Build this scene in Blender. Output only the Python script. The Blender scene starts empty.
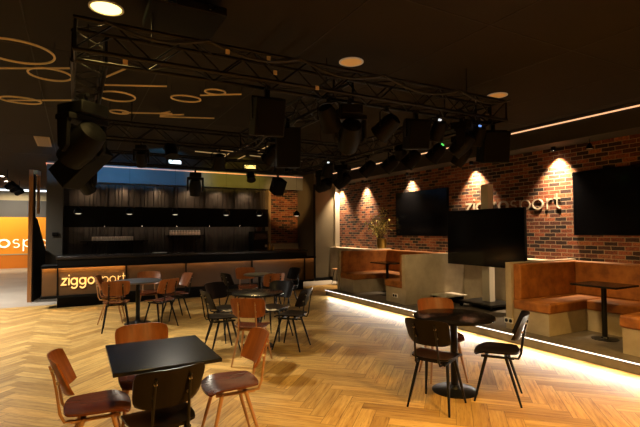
import bpy, math, random
from mathutils import Vector, Matrix
random.seed(7)
PI = math.pi
scn = bpy.context.scene
COL = scn.collection

# ------------------------------------------------------------------ mesh helpers
class M:
    def __init__(s): s.v = []; s.f = []
    def add(s, vs, fs):
        o = len(s.v); s.v += [tuple(p) for p in vs]; s.f += [tuple(i + o for i in q) for q in fs]; return s
    def box(s, x0, x1, y0, y1, z0, z1):
        vs = [(x, y, z) for z in (z0, z1) for y in (y0, y1) for x in (x0, x1)]
        return s.add(vs, [(0,2,3,1),(4,5,7,6),(0,1,5,4),(2,6,7,3),(0,4,6,2),(1,3,7,5)])
    def obox(s, c, h, R):
        vs = [Vector(c) + R @ Vector((sx*h[0], sy*h[1], sz*h[2])) for sz in (-1,1) for sy in (-1,1) for sx in (-1,1)]
        return s.add(vs, [(0,2,3,1),(4,5,7,6),(0,1,5,4),(2,6,7,3),(0,4,6,2),(1,3,7,5)])
    def tube(s, pts, r, n=8, closed=False):
        pts = [Vector(p) for p in pts]; k = len(pts)
        rs = r if isinstance(r, (list, tuple)) else [r]*k
        T = []
        for i in range(k):
            a = pts[i-1] if (i or closed) else pts[i]; b = pts[(i+1) % k] if (i < k-1 or closed) else pts[i]
            T.append((b-a).normalized())
        up = Vector((0,0,1)) if abs(T[0].z) < .9 else Vector((1,0,0))
        N = (up - T[0]*up.dot(T[0])).normalized(); vs = []
        for i in range(k):
            N = (N - T[i]*N.dot(T[i])).normalized(); B = T[i].cross(N)
            for j in range(n):
                a = 2*PI*j/n; vs.append(pts[i] + (N*math.cos(a) + B*math.sin(a))*rs[i])
        fs = []
        for i in range(k if closed else k-1):
            for j in range(n):
                i2 = (i+1) % k
                fs.append((i*n+j, i*n+(j+1)%n, i2*n+(j+1)%n, i2*n+j))
        if not closed:
            fs.append(tuple(range(n-1,-1,-1))); fs.append(tuple((k-1)*n+j for j in range(n)))
        return s.add(vs, fs)
    def lathe(s, prof, n=24, c=(0,0,0), R=None):
        R = R or Matrix.Identity(3); c = Vector(c); vs = []
        for (r, z) in prof:
            for j in range(n):
                a = 2*PI*j/n; vs.append(c + R @ Vector((r*math.cos(a), r*math.sin(a), z)))
        fs = []
        for i in range(len(prof)-1):
            for j in range(n):
                fs.append((i*n+j, i*n+(j+1)%n, (i+1)*n+(j+1)%n, (i+1)*n+j))
        fs.append(tuple(range(n-1,-1,-1))); fs.append(tuple((len(prof)-1)*n+j for j in range(n)))
        return s.add(vs, fs)
    def sphere(s, c, r, n=14, m=8, sc=(1,1,1)):
        prof = [(max(.002, math.sin(PI*i/m))*r, -math.cos(PI*i/m)*r) for i in range(m+1)]
        return s.lathe(prof, n, c, Matrix.Diagonal(sc))
    def prism(s, poly, fn, d0, d1):
        k = len(poly); vs = [fn(p[0], p[1], d0) for p in poly] + [fn(p[0], p[1], d1) for p in poly]
        fs = [tuple(range(k-1,-1,-1)), tuple(range(k, 2*k))] + [(i, (i+1)%k, k+(i+1)%k, k+i) for i in range(k)]
        return s.add(vs, fs)
    def shell(s, P, Q):
        """closed solid between two grids of the same size"""
        a, b = len(P), len(P[0]); o = a*b
        vs = [p for row in P for p in row] + [q for row in Q for q in row]; fs = []
        I = lambda i, j, t=0: t*o + i*b + j
        for i in range(a-1):
            for j in range(b-1):
                fs.append((I(i,j), I(i+1,j), I(i+1,j+1), I(i,j+1)))
                fs.append((I(i,j,1), I(i,j+1,1), I(i+1,j+1,1), I(i+1,j,1)))
        for i in range(a-1):
            fs.append((I(i,0), I(i,0,1), I(i+1,0,1), I(i+1,0))); fs.append((I(i,b-1), I(i+1,b-1), I(i+1,b-1,1), I(i,b-1,1)))
        for j in range(b-1):
            fs.append((I(0,j), I(0,j+1), I(0,j+1,1), I(0,j,1))); fs.append((I(a-1,j), I(a-1,j,1), I(a-1,j+1,1), I(a-1,j+1)))
        return s.add(vs, fs)
    def mesh(s, name, mat, smooth=35):
        me = bpy.data.meshes.new(name); me.from_pydata(s.v, [], s.f); me.validate()
        import bmesh
        bm = bmesh.new(); bm.from_mesh(me); bmesh.ops.recalc_face_normals(bm, faces=bm.faces); bm.to_mesh(me); bm.free()
        if smooth:
            me.polygons.foreach_set('use_smooth', [True]*len(me.polygons)); me.set_sharp_from_angle(angle=math.radians(smooth))
        me.materials.append(mat); return me
    def build(s, name, mat, parent=None, smooth=35, bevel=0, seg=2):
        o = bpy.data.objects.new(name, s.mesh(name, mat, smooth)); COL.objects.link(o)
        if parent: o.parent = parent
        if bevel:
            b = o.modifiers.new('bevel', 'BEVEL'); b.width = bevel; b.segments = seg; b.limit_method = 'ANGLE'
        return o

def empty(name, loc=(0,0,0), rz=0, label=None, cat=None, group=None):
    o = bpy.data.objects.new(name, None); COL.objects.link(o); o.empty_display_size = .1
    o.location = loc; o.rotation_euler = (0,0,rz); tag(o, label, cat, group); return o
def tag(o, label=None, cat=None, group=None, kind=None):
    if label: o['label'] = label
    if cat: o['category'] = cat
    if group: o['group'] = group
    if kind: o['kind'] = kind
    return o
def struct(name, m, mat, parent=None, **k):
    o = m.build(name, mat, parent, **k)
    if not parent: o['kind'] = 'structure'
    return o
def copy_tree(o, parent=None):
    c = o.copy(); COL.objects.link(c)
    if parent: c.parent = parent
    for ch in [x for x in o.children]: copy_tree(ch, c)
    return c
def rot(ax, a): return Matrix.Rotation(a, 3, ax)

# ------------------------------------------------------------------ materials
def mat(name, col, rough=.5, metal=0, emit=None, es=0, spec=None):
    m = bpy.data.materials.new(name); m.use_nodes = True; b = m.node_tree.nodes['Principled BSDF']
    b.inputs['Base Color'].default_value = (*col, 1); b.inputs['Roughness'].default_value = rough; b.inputs['Metallic'].default_value = metal
    if spec is not None: b.inputs['Specular IOR Level'].default_value = spec
    if emit: b.inputs['Emission Color'].default_value = (*emit, 1); b.inputs['Emission Strength'].default_value = es
    return m
class NT:
    def __init__(s, m): s.t = m.node_tree; s.b = s.t.nodes['Principled BSDF']
    def n(s, typ, **k):
        x = s.t.nodes.new(typ)
        for a, v in k.items(): setattr(x, a, v)
        return x
    def l(s, a, b): s.t.links.new(a, b)
    def math(s, op, a, b=None, c=None):
        x = s.n('ShaderNodeMath', operation=op)
        for i, q in enumerate((a, b, c)):
            if q is None: continue
            if isinstance(q, (int, float)): x.inputs[i].default_value = q
            else: s.l(q, x.inputs[i])
        return x.outputs[0]
    def ramp(s, fac, stops):
        r = s.n('ShaderNodeValToRGB'); e = r.color_ramp.elements
        while len(e) < len(stops): e.new(.5)
        for el, (p, c) in zip(e, stops): el.position = p; el.color = (*c, 1)
        s.l(fac, r.inputs[0]); return r.outputs[0]
    def noise(s, vec, scale, detail=4, rough=.6):
        x = s.n('ShaderNodeTexNoise'); x.inputs['Scale'].default_value = scale; x.inputs['Detail'].default_value = detail; x.inputs['Roughness'].default_value = rough
        if vec is not None: s.l(vec, x.inputs['Vector'])
        return x.outputs['Fac']
    def obj(s): return s.n('ShaderNodeTexCoord').outputs['Object']
    def mapping(s, vec, scale=(1,1,1), rotz=0, loc=(0,0,0)):
        x = s.n('ShaderNodeMapping'); x.inputs['Scale'].default_value = scale; x.inputs['Rotation'].default_value = (0,0,rotz); x.inputs['Location'].default_value = loc
        s.l(vec, x.inputs['Vector']); return x.outputs[0]
    def mix(s, fac, a, b, mode='MIX'):
        x = s.n('ShaderNodeMix', data_type='RGBA', blend_type=mode)
        for i, q in ((0, fac), (6, a), (7, b)):
            if isinstance(q, (int, float)): x.inputs[i].default_value = q
            elif isinstance(q, tuple): x.inputs[i].default_value = (*q, 1)
            else: s.l(q, x.inputs[i])
        return x.outputs[2]
    def bump(s, h, strength=.3, dist=.01):
        x = s.n('ShaderNodeBump'); x.inputs['Strength'].default_value = strength; x.inputs['Distance'].default_value = dist
        s.l(h, x.inputs['Height']); s.l(x.outputs[0], s.b.inputs['Normal'])

def mottled(name, c1, c2, scale, rough=.6, bump=0, detail=5, stretch=(1,1,1), spec=None):
    m = mat(name, c1, rough, spec=spec); t = NT(m); v = t.mapping(t.obj(), stretch)
    f = t.noise(v, scale, detail)
    t.l(t.ramp(f, [(.3, c1), (.7, c2)]), t.b.inputs['Base Color'])
    if bump: t.bump(f, bump, .01)
    return m

def floor_mat():
    m = mat('herringbone_oak', (.4,.25,.1), .36, spec=.35); t = NT(m)
    W, n = .135, 5
    sep = t.n('ShaderNodeSeparateXYZ'); t.l(t.mapping(t.obj(), (1/W,1/W,1/W), math.radians(-45)), sep.inputs[0])
    u = t.math('ADD', sep.outputs[0], 500.3); v = t.math('ADD', sep.outputs[1], 500.1)
    i = t.math('FLOOR', u); j = t.math('FLOOR', v); fu = t.math('FRACT', u); fv = t.math('FRACT', v)
    k = t.math('FLOORED_MODULO', t.math('SUBTRACT', i, j), 2*n)
    hor = t.math('LESS_THAN', k, n - .5)
    def sel(a, b):
        x = t.n('ShaderNodeMix', data_type='FLOAT'); t.l(hor, x.inputs[0]); t.l(b, x.inputs[2]); t.l(a, x.inputs[3]); return x.outputs[0]
    kv = t.math('SUBTRACT', 2*n - 1, k)
    along = sel(t.math('ADD', k, fu), t.math('ADD', kv, fv)); across = sel(fv, fu)
    idx = sel(t.math('SUBTRACT', i, k), i); idy = sel(j, t.math('SUBTRACT', j, kv))
    cv = t.n('ShaderNodeCombineXYZ'); t.l(idx, cv.inputs[0]); t.l(idy, cv.inputs[1]); t.l(hor, cv.inputs[2])
    wn = t.n('ShaderNodeTexWhiteNoise'); t.l(cv.outputs[0], wn.inputs['Vector']); rnd = wn.outputs['Value']
    gv = t.n('ShaderNodeCombineXYZ')
    t.l(t.math('MULTIPLY', along, .22), gv.inputs[0]); t.l(t.math('MULTIPLY', across, 2.6), gv.inputs[1]); t.l(t.math('MULTIPLY', rnd, 60), gv.inputs[2])
    g = t.noise(gv.outputs[0], 1.6, 6, .65)
    g2 = t.noise(gv.outputs[0], 5.0, 3, .6)
    base = t.ramp(g, [(.28, (.24,.115,.028)), (.40, (.46,.275,.080)), (.58, (.62,.415,.145)), (.8, (.72,.52,.215))])
    tone = t.ramp(rnd, [(0, (.66,.60,.52)), (.5, (.92,.91,.90)), (1, (1.12,1.10,1.05))])
    c = t.mix(1.0, base, tone, 'MULTIPLY')
    knots = t.ramp(g2, [(.28, (.45,.38,.3)), (.42, (1,1,1))])
    c = t.mix(.85, c, knots, 'MULTIPLY')
    ea = t.math('MINIMUM', across, t.math('SUBTRACT', 1, across)); el = t.math('MINIMUM', along, t.math('SUBTRACT', n, along))
    e = t.math('MINIMUM', ea, el); gap = t.math('LESS_THAN', e, .018)
    c = t.mix(t.math('MULTIPLY', gap, .7), c, (.06,.035,.015))
    t.l(c, t.b.inputs['Base Color'])
    t.l(t.math('ADD', t.math('MULTIPLY', g, .25), .28), t.b.inputs['Roughness'])
    t.bump(t.math('SUBTRACT', t.math('MULTIPLY', g, .4), t.math('MULTIPLY', gap, .5)), .18, .004)
    return m

def brick_mat(name, horiz):
    """horiz: object axis (0 or 1) running along the wall"""
    m = mat(name, (.3,.1,.05), .85); t = NT(m)
    sep = t.n('ShaderNodeSeparateXYZ'); t.l(t.obj(), sep.inputs[0])
    cv = t.n('ShaderNodeCombineXYZ'); t.l(sep.outputs[horiz], cv.inputs[0]); t.l(sep.outputs[2], cv.inputs[1])
    wob = t.noise(cv.outputs[0], 9, 3); 
    off = t.n('ShaderNodeVectorMath', operation='ADD'); t.l(cv.outputs[0], off.inputs[0])
    sc = t.math('MULTIPLY', t.math('SUBTRACT', wob, .5), .022); cw = t.n('ShaderNodeCombineXYZ'); t.l(sc, cw.inputs[0]); t.l(sc, cw.inputs[1]); t.l(cw.outputs[0], off.inputs[1])
    br = t.n('ShaderNodeTexBrick'); t.l(off.outputs[0], br.inputs['Vector'])
    br.offset = .5; br.inputs['Scale'].default_value = 1; br.inputs['Brick Width'].default_value = .208; br.inputs['Row Height'].default_value = .069
    br.inputs['Mortar Size'].default_value = .006; br.inputs['Mortar Smooth'].default_value = .2; br.inputs['Bias'].default_value = 0
    br.inputs['Color1'].default_value = (0,0,0,1); br.inputs['Color2'].default_value = (1,1,1,1); br.inputs['Mortar'].default_value = (.5,.5,.5,1)
    tone = t.ramp(br.outputs['Color'], [(0, (.012,.007,.006)), (.25, (.045,.015,.010)), (.45, (.15,.039,.016)), (.72, (.27,.072,.025)), (1, (.39,.145,.055))])
    n = t.noise(cv.outputs[0], 38, 5, .7); dirt = t.ramp(n, [(.32, (.25,.22,.2)), (.62, (1.25,1.2,1.15))])
    tone = t.mix(1.0, tone, dirt, 'MULTIPLY')
    n2 = t.noise(cv.outputs[0], 2.3, 4); tone = t.mix(1.0, tone, t.ramp(n2, [(.35, (.62,.6,.6)), (.65, (1.1,1.1,1.1))]), 'MULTIPLY')
    c = t.mix(br.outputs['Fac'], tone, (.27,.19,.12))
    t.l(c, t.b.inputs['Base Color'])
    t.bump(t.math('SUBTRACT', t.math('MULTIPLY', n, .35), br.outputs['Fac']), .6, .012)
    return m

def wood_mat(name, c1, c2, rough, coat=0, sp=.28):
    m = mat(name, c1, rough); t = NT(m); v = t.mapping(t.obj(), (3, 26, 3))
    f = t.noise(v, 1.6, 5, .6); t.l(t.ramp(f, [(.3, c1), (.7, c2)]), t.b.inputs['Base Color'])
    t.b.inputs['Specular IOR Level'].default_value = sp; t.b.inputs['Coat Weight'].default_value = coat; t.b.inputs['Coat Roughness'].default_value = .15
    return m

MF = floor_mat()
MBR = brick_mat('red_brick_side', 1); MBR2 = brick_mat('red_brick_end', 0)
MCEIL = mottled('dark_ceiling', (.0135,.0105,.0062), (.0165,.0128,.0075), 1.2, .85, spec=.2)
MSEAM = mat('ceiling_seam', (.015,.0105,.006), .8)
MCONC = mottled('raw_concrete', (.36,.30,.215), (.50,.425,.31), 3.5, .75, .08)
MPLAT = mottled('platform_stone', (.09,.075,.06), (.15,.125,.10), 6, .6, .05)
MPLATF = mottled('platform_front', (.16,.14,.11), (.22,.19,.15), 7, .7, .05)
MGREY = mottled('grey_floor', (.28,.245,.205), (.36,.32,.27), 1.4, .5)
MOLIVE = mat('olive_plaster', (.125,.10,.06), .85)
MPALE = mat('pale_plaster', (.5,.45,.36), .8)
MDARK = mat('dark_plaster', (.02,.017,.014), .85)
MSOF = mat('soffit_black', (.028,.023,.017), .8)
MFASC = mottled('fascia_grey', (.10,.105,.105), (.125,.13,.13), 2, .6)
MBLK = mat('black_matt', (.0035,.0035,.0032), .6, spec=.12)
MBLKM = mat('black_metal', (.006,.0058,.0055), .4, 0, spec=.2)
MTRUSS = mat('truss_black', (.0035,.003,.0025), .45, 0, spec=.2)
MSCREEN = mat('screen_black', (.004,.004,.005), .12, spec=.5)
MTAB = mottled('table_black', (.005,.0045,.0045), (.007,.0065,.0065), 40, .2, spec=.12)
MTABG = mottled('table_greyed', (.005,.005,.0055), (.008,.008,.0085), 40, .2, spec=.15)
MTABP = mottled('table_sheen_grey', (.10,.108,.122), (.13,.137,.15), 40, .3)  # lighter blue-grey paints reflected light into the table tops
MBARTOP = mat('bar_top_black', (.014,.014,.015), .22)
MLEATH = mottled('cognac_velvet', (.17,.052,.009), (.42,.155,.028), 6, .55, .12)
MSEATW = wood_mat('chair_walnut', (.070,.017,.007), (.120,.032,.012), .26)
MBACKW = wood_mat('chair_walnut_back', (.20,.060,.014), (.30,.095,.024), .34)
MFRT = mat('bronze_frame', (.42,.22,.09), .45, .25)
MDSEAT = wood_mat('chair_black_ply', (.0035,.0024,.002), (.006,.004,.0032), .3, 0, .13)
MRIV = mat('steel_rivet', (.5,.47,.4), .3, 1)
MORG = mat('orange_panel', (.95,.36,.02), .6)
MORG2 = mat('orange_panel_low', (.80,.24,.02), .6)
MCOP = mat('copper_edge', (.45,.22,.09), .4, .6)
MBARP = mottled('bar_panel_glow', (.085,.040,.013), (.115,.056,.018), 2.5, .5)
MGOLD = mat('gold_pot', (.62,.40,.10), .3, .9)
MLEAF = mottled('dry_leaf', (.30,.26,.045), (.58,.46,.11), 9, .7)
MSTEM = mat('stem_brown', (.10,.075,.03), .8)
MPOST = mat('stand_post_grey', (.50,.45,.36), .6)
MCABLE = mat('black_cable', (.01,.01,.01), .6)
MWHITE = mat('white_plastic', (.75,.72,.66), .5)
MPAPER = mat('cream_tag', (.55,.42,.22), .8)
MSIGN = mat('sign_cream', (.50,.42,.32), .6)
def em(name, c, s): return mat(name, c, .5, emit=c, es=s)
ELED = em('led_white', (1,.95,.88), 1.8)
ECOVE = em('led_warm', (1,.55,.28), 1.1)
ECOVED = em('led_warm_dim', (1,.50,.30), .35)
ETUBE = mat('tube_amber', (.62,.40,.16), .5, emit=(.8,.48,.12), es=.06)
ETUBE2 = mat('tube_amber_lit', (.62,.42,.2), .5, emit=(.9,.58,.24), es=.30)
EDL = em('downlight_lit', (1,.86,.28), 3)
EDLD = em('downlight_dim', (.85,.48,.12), .16)
ESPOT = em('spot_lit', (1,.86,.58), 30)
ESIGN = em('sign_glow', (1,.62,.20), .85)
EFAR = em('sign_far_white', (1,.88,.70), 1.0)
EWHITE = em('white_lamp', (1,.9,.75), 12)
EBLUE = em('lens_blue_white', (.75,.92,1), 2)
EYEL = em('lens_yellow', (1,.72,.2), 2)
EGREEN = em('indicator_green', (.12,.9,.15), 1.0)
EBLU2 = em('indicator_blue', (.2,.4,1), .9)
EPALE = em('indicator_white', (.9,.95,1), .9)
ERED = em('indicator_red', (1,.06,.1), .4)
EBARL2 = em('bar_led_dim', (1,.58,.24), 14)
EBARL = em('bar_led', (1,.55,.16), 55)

# ------------------------------------------------------------------ camera
cam = bpy.data.cameras.new('camera'); co = bpy.data.objects.new('camera', cam); COL.objects.link(co); scn.camera = co
def camera_axes():
    f = 448.0
    d = lambda x, y: Vector((x-320, -(y-213.5), -f)).normalized()
    Y = d(75, 231); X = d(1140, 225); X = (X - Y*X.dot(Y)).normalized(); Z = X.cross(Y)
    return Matrix((X, Y, Z))
co.matrix_world = Matrix.Translation((0,0,1.6)) @ camera_axes().to_4x4()
cam.sensor_width = 36; cam.lens = 448/640*36; cam.clip_start = .05

# ------------------------------------------------------------------ lights
def light(kind, name, loc, energy, col, target=None, parent=None, **k):
    d = bpy.data.lights.new(name, kind); d.energy = energy; d.color = col
    for a, v in k.items(): setattr(d, a, v)
    o = bpy.data.objects.new(name, d); COL.objects.link(o); o.location = loc
    if target is not None: o.rotation_euler = (Vector(target) - Vector(loc)).to_track_quat('-Z', 'Y').to_euler()
    return o

# ------------------------------------------------------------------ the setting
CEIL = 3.4
struct('floor', M().box(-8, 7.6, -3.2, 11.4, -.1, 0), MF)
struct('trim_9', M().box(-8, 7.6, 11.4, 24, -.1, 0), MGREY)
struct('ceiling', M().box(-8, 7.8, -3.2, 24, CEIL, CEIL+.1), MCEIL)
cs = M()
for x in (-2.2, -1.0, .2, 1.4, 2.6, 3.8, 5.0, 6.2): cs.box(x+.6-.006, x+.6+.006, -3.2, 13.3, CEIL-.004, CEIL+.01)
for y in (.3, 2.7, 5.1, 7.5, 9.9, 12.3): cs.box(-2.2, 7.0, y-.006, y+.006, CEIL-.004, CEIL+.01)
struct('trim_1', cs, MSEAM, smooth=0)
struct('wall_right', M().box(7.5, 7.7, -3.2, 13.6, 1.04, CEIL), MBR)
struct('trim_2', M().box(7.2, 7.7, -3.2, 12.5, .0, 1.04), MCONC)                       # concrete dado under the brick
struct('wall_back', M().box(-8, 7.7, -3.4, -3.2, 0, CEIL), MDARK)
struct('wall_left', M().box(-8.2, -8, -3.4, 24, 0, CEIL), MDARK)
struct('trim_3', M().box(7.0, 7.5, -3.2, 13.3, 3.03, CEIL), MSOF)                        # soffit over the brick
struct('trim_4', M().box(6.985, 7.0, -3.2, 13.28, 3.322, 3.342), ECOVE)                  # warm led line
struct('wall_pier', M().box(6.62, 7.5, 12.5, 14.2, 0, CEIL), MOLIVE)
struct('trim_5', M().box(6.6, 6.64, 12.44, 12.5, 0, 3.03), MBLK)
struct('trim_6', M().box(7.34, 7.5, 12.40, 12.5, 0, 3.03), MPALE)
# bar alcove
struct('wall_alcove_left', M().box(-.65, -.28, 13.3, 14.2, 0, CEIL), mat('pillar_olive', (.055,.048,.035), .8))
struct('trim_7', M().box(-.28, 6.62, 13.3, 14.2, 2.9, CEIL), MFASC)                      # fascia over the bar
struct('trim_8', M().box(-.67, 7.0, 13.28, 13.3, 3.315, 3.345).box(-.67, -.65, 13.28, 14.2, 3.315, 3.345), ECOVED)
struct('wall_far', M().box(-.65, 7.7, 14.0, 14.2, 0, CEIL), MDARK)
corr = M()
x = -.27; 
while x < 5.5:
    w = random.choice((.09, .12, .16)); d = random.choice((.0, .03, .05))
    corr.box(x, min(x+w-.012, 5.5), 13.80-d, 14.0, 0, 2.9); x += w
struct('wall_bar_panelling', corr, mottled('dark_timber', (.035,.027,.021), (.06,.046,.035), 4, .6, stretch=(6,6,.6)), smooth=0)
struct('wall_niche_brick', M().box(5.56, 6.62, 13.7, 14.0, 1.15, 2.9), MBR2)
struct('trim_10', M().box(5.56, 6.62, 13.65, 14.0, 0, 1.15), MCONC)
struct('trim_11', M().box(5.49, 5.57, 13.5, 14.0, 0, 2.9), mat('alcove_post', (.32,.24,.14), .6))
# far left room
struct('wall_end', M().box(-8, -.65, 23.6, 23.8, 0, CEIL), mat('cream_wall', (.42,.36,.25), .8))
struct('trim_12', M().box(-8, -.65, 23.5, 23.6, 2.22, 2.95), mat('grey_frieze', (.075,.075,.085), .7))
struct('trim_13', M().box(-8, -.65, 23.5, 23.6, .62, 2.22), MORG)
struct('trim_14', M().box(-8, -.65, 23.46, 23.6, 0, .58), MORG2)
struct('trim_15', M().box(-8, -.65, 23.44, 23.6, .58, .62), MPALE)
struct('wall_side_room', M().box(-.65, -.45, 14.2, 24, 0, CEIL), MDARK)
struct('trim_16', M().box(-8, -.7, 22.6, 22.7, 3.30, 3.36), em('cove_cool', (.80,.90,1), 2.5))
# platform under the booths
struct('trim_17', M().box(5.40, 7.2, -3.2, 9.6, 0, .10), MPLATF)
struct('trim_18', M().box(5.38, 7.2, -3.2, 9.62, .10, .13), MPLAT)
struct('trim_19', M().box(5.372, 5.382, -3.2, 9.6, .116, .129), ELED)                  # white led in the step edge
struct('baseboard_pier', M().box(6.6, 7.36, 12.38, 12.5, 0, .09), MBLK)

# ------------------------------------------------------------------ chairs
def seat_grid(dz):
    G = []
    for i in range(11):
        u = i/10; row = []
        for j in range(11):
            v = -1 + 2*j/10
            # rounded plan: squircle corners
            xx = -1 + 2*u
            f = 1 - .16*abs(xx)**3 * abs(v)**2; hw = .205 - .018*(1-u)
            X = .20*xx*(1 - .14*abs(v)**3.2); Y = hw*v*(1 - .13*abs(xx)**3.5)
            Z = .458 - .012*(1-v*v)*(1-xx*xx) - (.030*max(0, (u-.72)/.28)**2) + .006*abs(v)**2
            row.append((X, Y, Z + dz))
        G.append(row)
    return G
def back_grid(off):
    G = []
    for i in range(9):
        t = -1 + 2*i/8; row = []
        for j in range(13):
            v = -1 + 2*j/12
            Y = (.203+.008*t)*v*(1 - .07*abs(t)**5); z = .690 + .120*t*(1 - .14*abs(v)**6) + .004
            X = -.245 - .045*t + .062*abs(v)**2.2 + off
            row.append((X, Y, z))
        G.append(row)
    return G
def chair_meshes(ms, mb, mf):
    R = {}
    R['seat'] = M().shell(seat_grid(.006), seat_grid(-.008)).mesh('seat', ms, 50)
    R['backrest'] = M().shell(back_grid(.006), back_grid(-.007)).mesh('backrest', mb, 50)
    legs = []
    for sx in (1, -1):
        for sy in (1, -1):
            a = Vector((sx*.085, sy*.135, .418)); b = Vector((sx*.20 - .01, sy*.195, .0))
            legs.append(M().tube([a, a.lerp(b, .5), b], [.0155, .0135, .009], 10).mesh('leg', mf))
    R['leg'] = legs
    fr = M()
    for sy in (1, -1):
        fr.tube([(-.155, sy*.135, .412), (.13, sy*.135, .412)], .012, 8)
    fr.box(-.10, -.07, -.135, .135, .402, .422); fr.box(.07, .10, -.135, .135, .402, .422)
    for sx in (-.085, .085):
        for sy in (-.06, .06): fr.box(sx-.014, sx+.014, sy-.014, sy+.014, .42, .447)
    R['seat_frame'] = fr.mesh('seat_frame', mf)
    R['back_support'] = [M().tube([(-.14, sy*.118, .412), (-.19, sy*.112, .410), (-.215, sy*.106, .46), (-.232, sy*.104, .58), (-.254, sy*.10, .70), (-.276, sy*.10, .765)], [.010, .010, .0095, .009, .008, .007], 8).mesh('back_support', mf) for sy in (1, -1)]
    R['rivet'] = []
    for sy in (1, -1):
        for z in (.65, .735):
            x = -.245 - .045*((z-.694)/.12) + .062*(.10/.205)**2.2
            R['rivet'].append(M().lathe([(.002,-.012),(.009,-.010),(.010,0),(.009,.014),(.002,.016)], 10, (x-.012, sy*.10, z), rot('Y', PI/2)).mesh('rivet', MRIV))
    return R
CH = {'wood': chair_meshes(MSEATW, MBACKW, MFRT), 'mixed': chair_meshes(MSEATW, MBACKW, MBLKM), 'dark': chair_meshes(MDSEAT, MDSEAT, MBLKM)}
def chair(kind, x, y, deg, label, group):
    o = empty('dining_chair', (x, y, 0), math.radians(deg), label, 'chair', group); R = CH[kind]
    def part(n, me):
        c = bpy.data.objects.new(n, me); COL.objects.link(c); c.parent = o; return c
    part('seat', R['seat']); b = part('backrest', R['backrest']); part('seat_frame', R['seat_frame'])
    for l in R['leg']: part('leg', l)
    for l in R['back_support']: part('back_support', l)
    for me in R['rivet']:
        r = bpy.data.objects.new('rivet', me); COL.objects.link(r); r.parent = b
    return o
g1 = 'chairs at the black square table'
chair('wood', .15, 3.36, -2, 'brown plywood chair with bronze legs left of the square black table', g1)
chair('dark', .47, 2.95, 98, 'black plywood chair with its back to the camera at the square table', g1)
chair('wood', 1.04, 3.34, 176, 'brown plywood chair with glossy seat right of the square black table', g1)
chair('wood', .50, 3.80, 270, 'brown plywood chair on the far side of the square black table', g1)
g2 = 'chairs at the round table by the platform'
chair('dark', 2.92, 3.13, 24, 'black plywood chair seen from behind at the round table nearest the platform', g2)
chair('dark', 3.545, 2.985, 127, 'black plywood chair right of the round table nearest the platform', g2)
chair('wood', 3.50, 3.66, 246, 'brown chair with bronze legs behind the round table nearest the platform', g2)
g3 = 'chairs at the middle round table'
chair('wood', 1.90, 5.20, 55, 'brown chair with bronze legs and its back to the camera at the middle round table', g3)
chair('dark', 1.74, 5.90, 0, 'black chair seen side-on left of the middle round table', g3)
chair('dark', 2.60, 5.60, 132, 'black chair right of the middle round table, back turned to the platform', g3)
chair('dark', 1.96, 6.50, 300, 'black chair behind the left side of the middle round table', g3)
chair('dark', 2.62, 6.22, 215, 'black chair with shining backrest behind the right side of the middle round table', g3)
g4 = 'chairs at the small table by the bar'
chair('wood', 3.12, 8.85, 262, 'brown chair between the small far table and the bar front', g4)
chair('mixed', 3.18, 7.78, 92, 'brown chair on the near side of the small far table', g4)
chair('dark', 3.80, 8.42, 187, 'black chair right of the small far table by the bar', g4)
chair('dark', 2.68, 8.18, 8, 'black chair left of the small far table by the bar', g4)
g5 = 'chairs at the left round table'
chair('mixed', .60, 7.98, 84, 'brown chair with black legs and its back to the camera at the left round table', g5)
chair('mixed', 1.26, 7.86, 122, 'brown chair with black legs at the near right of the left round table', g5)
chair('mixed', 1.62, 8.46, 190, 'brown chair right of the left round table, pale light on its seat', g5)
chair('wood', 1.22, 8.95, 260, 'brown chair between the left round table and the bar front', g5)
chair('wood', .60, 8.72, -12, 'brown chair with bronze legs at the far left of the left round table', g5)

# ------------------------------------------------------------------ tables
def round_table(x, y, r, mtop, label, h=.74, base=.22):
    o = empty('round_table', (x, y, 0), 0, label, 'table')
    M().lathe([(r-.012, h-.028), (r-.002, h-.022), (r, h-.012), (r-.004, h-.002), (r-.012, h)], 56).build('table_top', mtop, o)
    M().lathe([(.10, h-.045), (.10, h-.028)], 24).box(-.16,.16,-.02,.02,h-.042,h-.0285).build('top_bracket', MBLKM, o)
    M().lathe([(.036, .02), (.036, h-.03)], 24).build('column', MBLKM, o)
    M().lathe([(base, 0), (base, .008), (base-.012, .016), (.06, .026), (.045, .05), (.04, .06)], 48).build('base_plate', MBLKM, o)
    return o
round_table(3.32, 3.31, .395, MTAB, 'black round pedestal table nearest the lit platform step')
round_table(2.23, 5.90, .36, MTAB, 'dark round pedestal table in the middle of the floor')
round_table(.97, 8.36, .39, MTABP, 'round pedestal table with painted grey sheen at left in front of the bar lettering')
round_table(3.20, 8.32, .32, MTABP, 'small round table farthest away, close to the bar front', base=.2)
t = empty('square_table', (.545, 3.375, 0), 0, 'black square table in the left foreground', 'table')
M().box(-.335,.335,-.385,.385,.715,.74).build('table_top', MTABG, t, bevel=.004)
M().box(-.20,.20,-.02,.02,.690,.715).box(-.02,.02,-.2,.2,.690,.7145).build('top_bracket', MBLKM, t)
M().lathe([(.04,.02),(.04,.70)], 24).build('column', MBLKM, t)
M().box(-.2,.2,-.2,.2,0,.014).build('base_plate', MBLKM, t, bevel=.004)

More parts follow.
